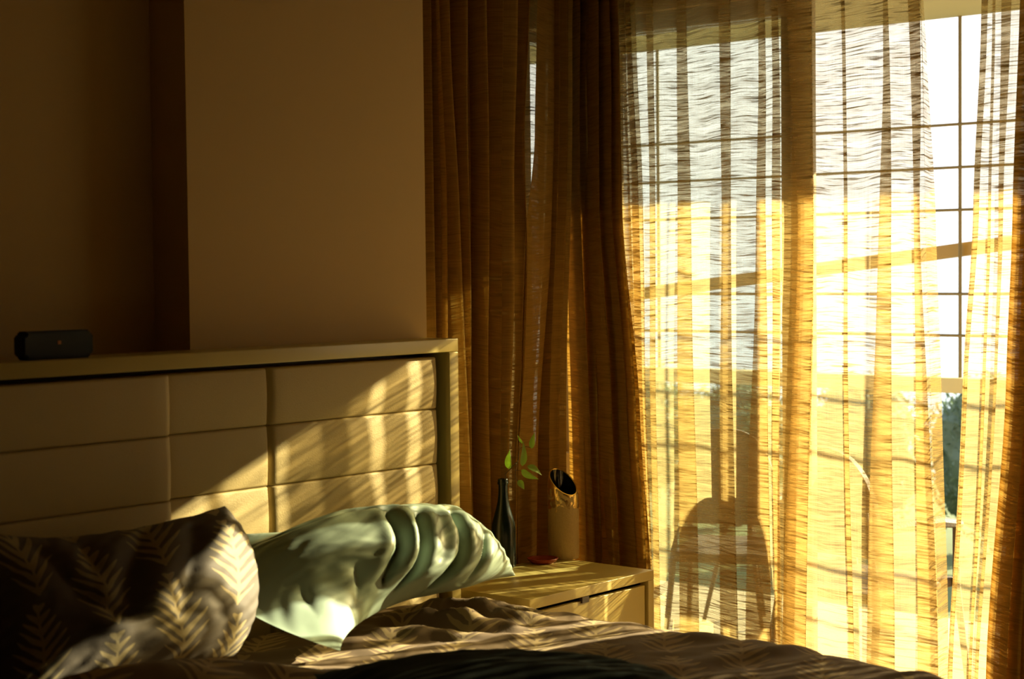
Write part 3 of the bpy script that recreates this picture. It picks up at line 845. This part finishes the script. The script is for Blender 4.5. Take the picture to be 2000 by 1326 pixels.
for a, b_ in zip(Rg, Rg[1:]):
    for k in range(seg): bm.faces.new((a[k], a[(k + 1) % seg], b_[(k + 1) % seg], b_[k]))
bm.faces.new(Rg[0][::-1])
autosmooth(obj('body', bm, 'vase', v_))
bm = bmesh.new()
ri = vase_shell(lambda f: Rv * (.93 - .10 * max(0, (f - .82) / .18) ** 2), [1.0, .97, .9, .8, .5, .1, .05], .0)
Rg = [[bm.verts.new(p) for p in r] for r in ri]
for a, b_ in zip(Rg, Rg[1:]):
    for k in range(seg): bm.faces.new((a[k], a[(k + 1) % seg], b_[(k + 1) % seg], b_[k]))
bm.faces.new(Rg[-1])
autosmooth(tag(obj('inner_wall', bm, 'ceramic_in', v_), 'glossy black inside'))
bm = bmesh.new(); pts = []
for k in range(seg + 1):
    a = 2 * math.pi * k / seg; c_, s_ = math.cos(a), math.sin(a); p = right * (Rv * .866 * c_) + view * (Rv * .866 * s_); pts.append((p.x, p.y, rim_z(c_, s_)))
tube(bm, pts, .0021, 6, cap=False); autosmooth(tag(obj('rim', bm, 'gold', v_), 'thin gold rim'))

# bottle
bx_, by_ = at_top(984, 1108)
bo = empty('glass_bottle', (bx_, by_, NZ), 'dark wine bottle holding a leafy sprig on the nightstand', 'bottle')
prof = [(0, .004), (.030, 0), (.0375, .004), (.0385, .012), (.0385, .11), (.0380, .125), (.0355, .145), (.030, .165), (.023, .190), (.0180, .212), (.0155, .232), (.0145, .252),
        (.0143, .272), (.0160, .273), (.0163, .283), (.0150, .286), (.0115, .286), (.0110, .27), (.0100, .22), (0, .215)]
sc = .975
bm = bmesh.new(); lathe(bm, [(r, z * sc) for r, z in prof], 40); autosmooth(obj('body', bm, 'bottle', bo), .5)
bm = bmesh.new(); lathe(bm, [(.0150, .262), (.0172, .2625), (.0172, .2690), (.0150, .2695)], 32); autosmooth(tag(obj('neck_ring', bm, 'bottle', bo), 'raised neck ring'))

# sprig: pixel-guided but hung at the bottle's depth
dep = Vector((bx_, by_, 0)).length
def at_depth(px, py, off=0.0):
    r = Vector(_ray(px, py)); rr = math.hypot(r.x, r.y); t = (dep + off) / rr
    return Vector(CAM) + r * t
spg = empty('leafy_sprig', (bx_, by_, NZ + .28 * sc), 'thin stem with bright green pointed leaves rising from the dark bottle', 'sprig')
bm = bmesh.new(); tube(bm, [Vector((bx_, by_, NZ + .225)), at_depth(988, 925), at_depth(1000, 912), at_depth(1008, 905, -.01)], [.0018, .0018, .0016, .0014], 6)
tube(bm, [at_depth(1002, 911, -.005), at_depth(1012, 900, -.01), at_depth(1014, 880, -.01), at_depth(1017, 862, 0)], [.0014, .0013, .0012, .0008], 6)
tube(bm, [at_depth(1012, 898, -.01), at_depth(1008, 915, -.02), at_depth(1006, 930, -.03), at_depth(1014, 946, -.03)], [.0013, .0012, .001, .0008], 6)
tube(bm, [at_depth(1016, 875, -.005), at_depth(1028, 872, 0), at_depth(1036, 874, 0)], [.001, .0009, .0008], 6)
tube(bm, [at_depth(1006, 918, -.022), at_depth(1020, 920, -.02), at_depth(1030, 922, -.02)], [.001, .0009, .0008], 6)
tube(bm, [at_depth(1004, 908, -.006), at_depth(998, 912, -.01)], [.001, .0008], 6)
under(autosmooth(obj('stem', bm, 'stem')), spg)
def leaf(base, tip, width, tiltv=0.0, cup=.25):
    A, B = at_depth(*base), at_depth(*tip); d = B - A; L = d.length; d.normalize()
    tov = (Vector(CAM) - A).normalized(); side = d.cross(tov).normalized(); nrm = side.cross(d).normalized()
    side = (side * math.cos(tiltv) + nrm * math.sin(tiltv)).normalized(); nrm = side.cross(d)
    bm = bmesh.new(); n = 10; rows = []
    for k in range(n + 1):
        t = k / n; w_ = width * math.sin(math.pi * t ** .62) * (1 - .2 * t) if 0 < k < n else 0.0004
        c_ = A + d * (L * t) + nrm * (.10 * L * math.sin(math.pi * t))
        rows.append([bm.verts.new(c_ + side * (w_ * q) + nrm * (abs(q) * w_ * cup) + nrm * z_) for z_ in (0, -.0005) for q in (-1, -.5, 0, .5, 1)])
    for a, b_ in zip(rows, rows[1:]):
        for q in range(4):
            bm.faces.new((a[q], a[q + 1], b_[q + 1], b_[q])); bm.faces.new((a[5 + q + 1], a[5 + q], b_[5 + q], b_[5 + q + 1]))
        bm.faces.new((a[0], b_[0], b_[5], a[5])); bm.faces.new((a[4], a[9], b_[9], b_[4]))
    under(autosmooth(obj('leaf', bm, 'leaf')), spg)
leaf((994, 916, -.01), (996, 878, -.01), .0130, .5)
leaf((1020, 910, -.01), (1022, 862, -.02), .0120, -.4)
leaf((1020, 866, 0), (1011, 850, 0), .0045, .2)
leaf((1038, 876, 0), (1044, 845, .01), .0100, .3)
leaf((1030, 910, -.02), (1058, 928, -.02), .0130, .7)
leaf((1018, 918, -.02), (1052, 936, -.03), .0130, -.5)
leaf((1012, 938, -.03), (1024, 956, -.03), .0110, .2)

# little red dish
dx_, dy_ = at_top(1060, 1099)
di = tag(empty('red_dish', (dx_, dy_, NZ)), 'small flat red dish between the bottle and the vase', 'dish')
bm = bmesh.new(); lathe(bm, [(0, .001), (.030, .001), (.034, .0), (.044, .007), (.049, .014), (.0475, .0155), (.042, .009), (.032, .0045), (0, .004)], 40); autosmooth(obj('bowl', bm, 'red_dish', di), .8)
bm = bmesh.new(); lathe(bm, [(.0475, .0138), (.0495, .0145), (.0490, .0162), (.0472, .0158)], 40); autosmooth(tag(obj('rim', bm, 'red_dish', di), 'rolled rim'))
